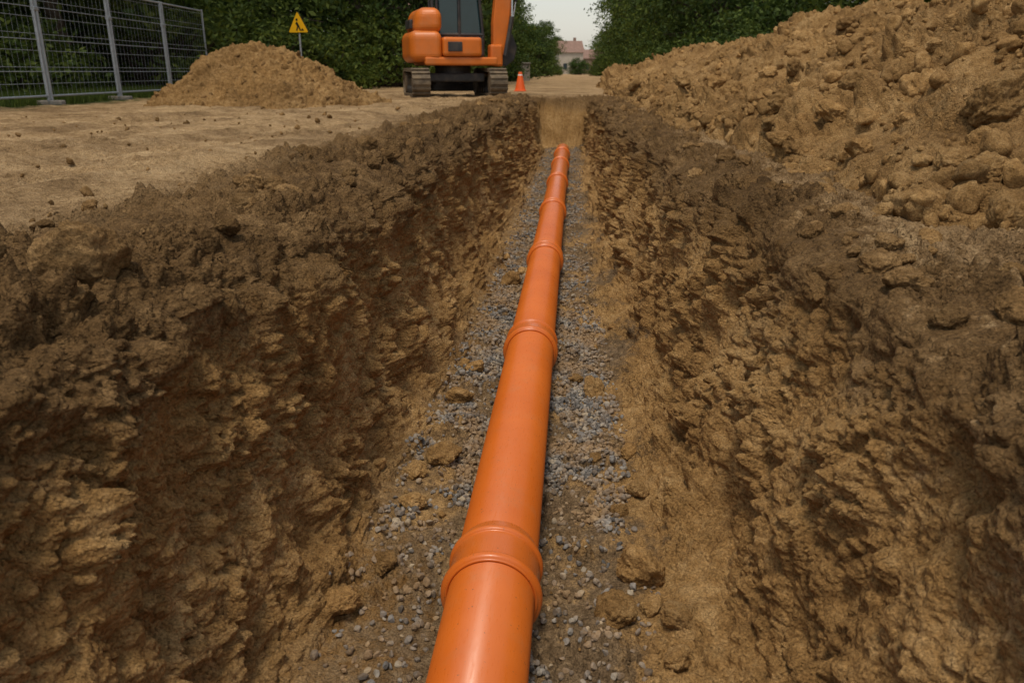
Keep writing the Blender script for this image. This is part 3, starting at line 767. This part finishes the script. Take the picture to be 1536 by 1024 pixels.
# ------------------------------------------------------------ far buildings & wall
M_W1=simple("render_wall",(.42,.37,.31),.9,.2,var=.1,scale=1); M_W2=simple("brick_wall",(.28,.19,.15),.9,.2,var=.15,scale=3)
M_ROOF=simple("clay_roof",(.24,.15,.115),.85,.2,var=.25,scale=3); M_WIN=simple("window_glass",(.03,.04,.05),.15,.5)
def house(name,x,y,w_,d_,h_,rh,mw,rot=0):
    e=bpy.data.objects.new(name,None); COL.objects.link(e); e.location=(x,y,0); e.rotation_euler=(0,0,rot)
    box("walls",(-w_/2,-d_/2,-.1),(w_/2,d_/2,h_),mw,e)
    bm=bmesh.new()
    v=[bm.verts.new(c) for c in ((-w_/2-.3,-d_/2-.3,h_+.003),(w_/2+.3,-d_/2-.3,h_+.003),(w_/2+.3,d_/2+.3,h_+.003),(-w_/2-.3,d_/2+.3,h_+.003),(-w_/2-.3,0,h_+rh),(w_/2+.3,0,h_+rh))]
    for f in ((0,1,5,4),(2,3,4,5),(0,4,3),(1,2,5),(3,2,1,0)): bm.faces.new([v[i] for i in f])
    bmesh.ops.recalc_face_normals(bm,faces=bm.faces[:]); bm_obj("roof",bm,M_ROOF,e)
    for zz_ in np.arange(1.0,h_-1.2,2.8):
        for xx_ in np.arange(-w_/2+1,w_/2-1,1.9):
            box("window",(xx_,-d_/2-.05,zz_),(xx_+.9,-d_/2+.02,zz_+1.3),M_WIN,e); box("sill",(xx_-.05,-d_/2-.12,zz_-.1),(xx_+.95,-d_/2+.01,zz_-.003),M_CONC,e)
    box("door",(w_/2-1.0,-d_/2-.05,0),(w_/2-.1,-d_/2+.02,2.1),M_DK,e)
    box("chimney",(w_*.2,.3,h_+.3),(w_*.2+.6,.9,h_+rh+.7),M_W2,e)
house("rendered_house",-1.6,195,5.5,8,4.6,2.6,M_W1,.15); house("brick_house",3.6,215,7,9,3.6,2.2,M_W2,-.1); house("rendered_house",-9.5,52,7,6,3.0,1.8,M_W1,.1)
cw=bpy.data.objects.new("concrete_wall",None); COL.objects.link(cw); cw.location=(-4.4,52,0)
box("wall_panel",(-1.6,-.1,-.1),(1.6,.1,1.0),M_CONC,cw,.01); box("coping",(-1.65,-.15,1.003),(1.65,.15,1.08),M_CONC,cw,.01)
n=70; C=[]
for i in range(n):
    a=math.radians(-85+170*i/(n-1)); d=R.uniform(300,340)
    for k in range(16): C.append([d*math.sin(a)+R.normal()*7,d*math.cos(a)+R.normal()*5,abs(R.normal())*4.5+1])
V,F=leaves(np.array(C),22,2.0,.9)
add_obj("distant_trees",make_mesh("distant_trees",V,F,False,[M_LEAF]))

# ------------------------------------------------------------ light, sky, camera
sd=Vector((-.10,-.36,.95)).normalized()
el=math.asin(sd.z); az=math.atan2(sd.x,sd.y)
wd=bpy.data.worlds.new("World"); scene.world=wd; wd.use_nodes=True
nt=wd.node_tree; sky=nt.nodes.new("ShaderNodeTexSky"); sky.sky_type='NISHITA'; sky.sun_disc=False
sky.sun_elevation=el; sky.sun_rotation=az; sky.air_density=1.6; sky.dust_density=1.2; sky.ozone_density=1.0
hsv=nt.nodes.new("ShaderNodeHueSaturation"); hsv.inputs["Saturation"].default_value=.36; hsv.inputs["Value"].default_value=1.05
nt.links.new(sky.outputs[0],hsv.inputs["Color"])
bg=nt.nodes["Background"]; nt.links.new(hsv.outputs[0],bg.inputs[0]); bg.inputs[1].default_value=.125
sl=bpy.data.lights.new("sun","SUN"); sl.energy=2.2; sl.angle=math.radians(14); sl.color=(1,.90,.75)
so=bpy.data.objects.new("sun",sl); COL.objects.link(so); so.rotation_euler=sd.to_track_quat('Z','Y').to_euler(); so.location=(-10,-5,20)

cam=bpy.data.cameras.new("camera"); cam.lens=28; cam.sensor_width=36; cam.clip_start=.02; cam.clip_end=3000
co=bpy.data.objects.new("camera",cam); COL.objects.link(co); co.location=(0,0,H)
co.rotation_euler=(math.radians(90-18.7),0,math.radians(4.3))
cam.dof.use_dof=True; cam.dof.focus_distance=2.8; cam.dof.aperture_fstop=6.3
scene.camera=co
scene.view_settings.view_transform='Standard'; scene.view_settings.look='None'; scene.view_settings.exposure=0
print("ground",nr,nc)
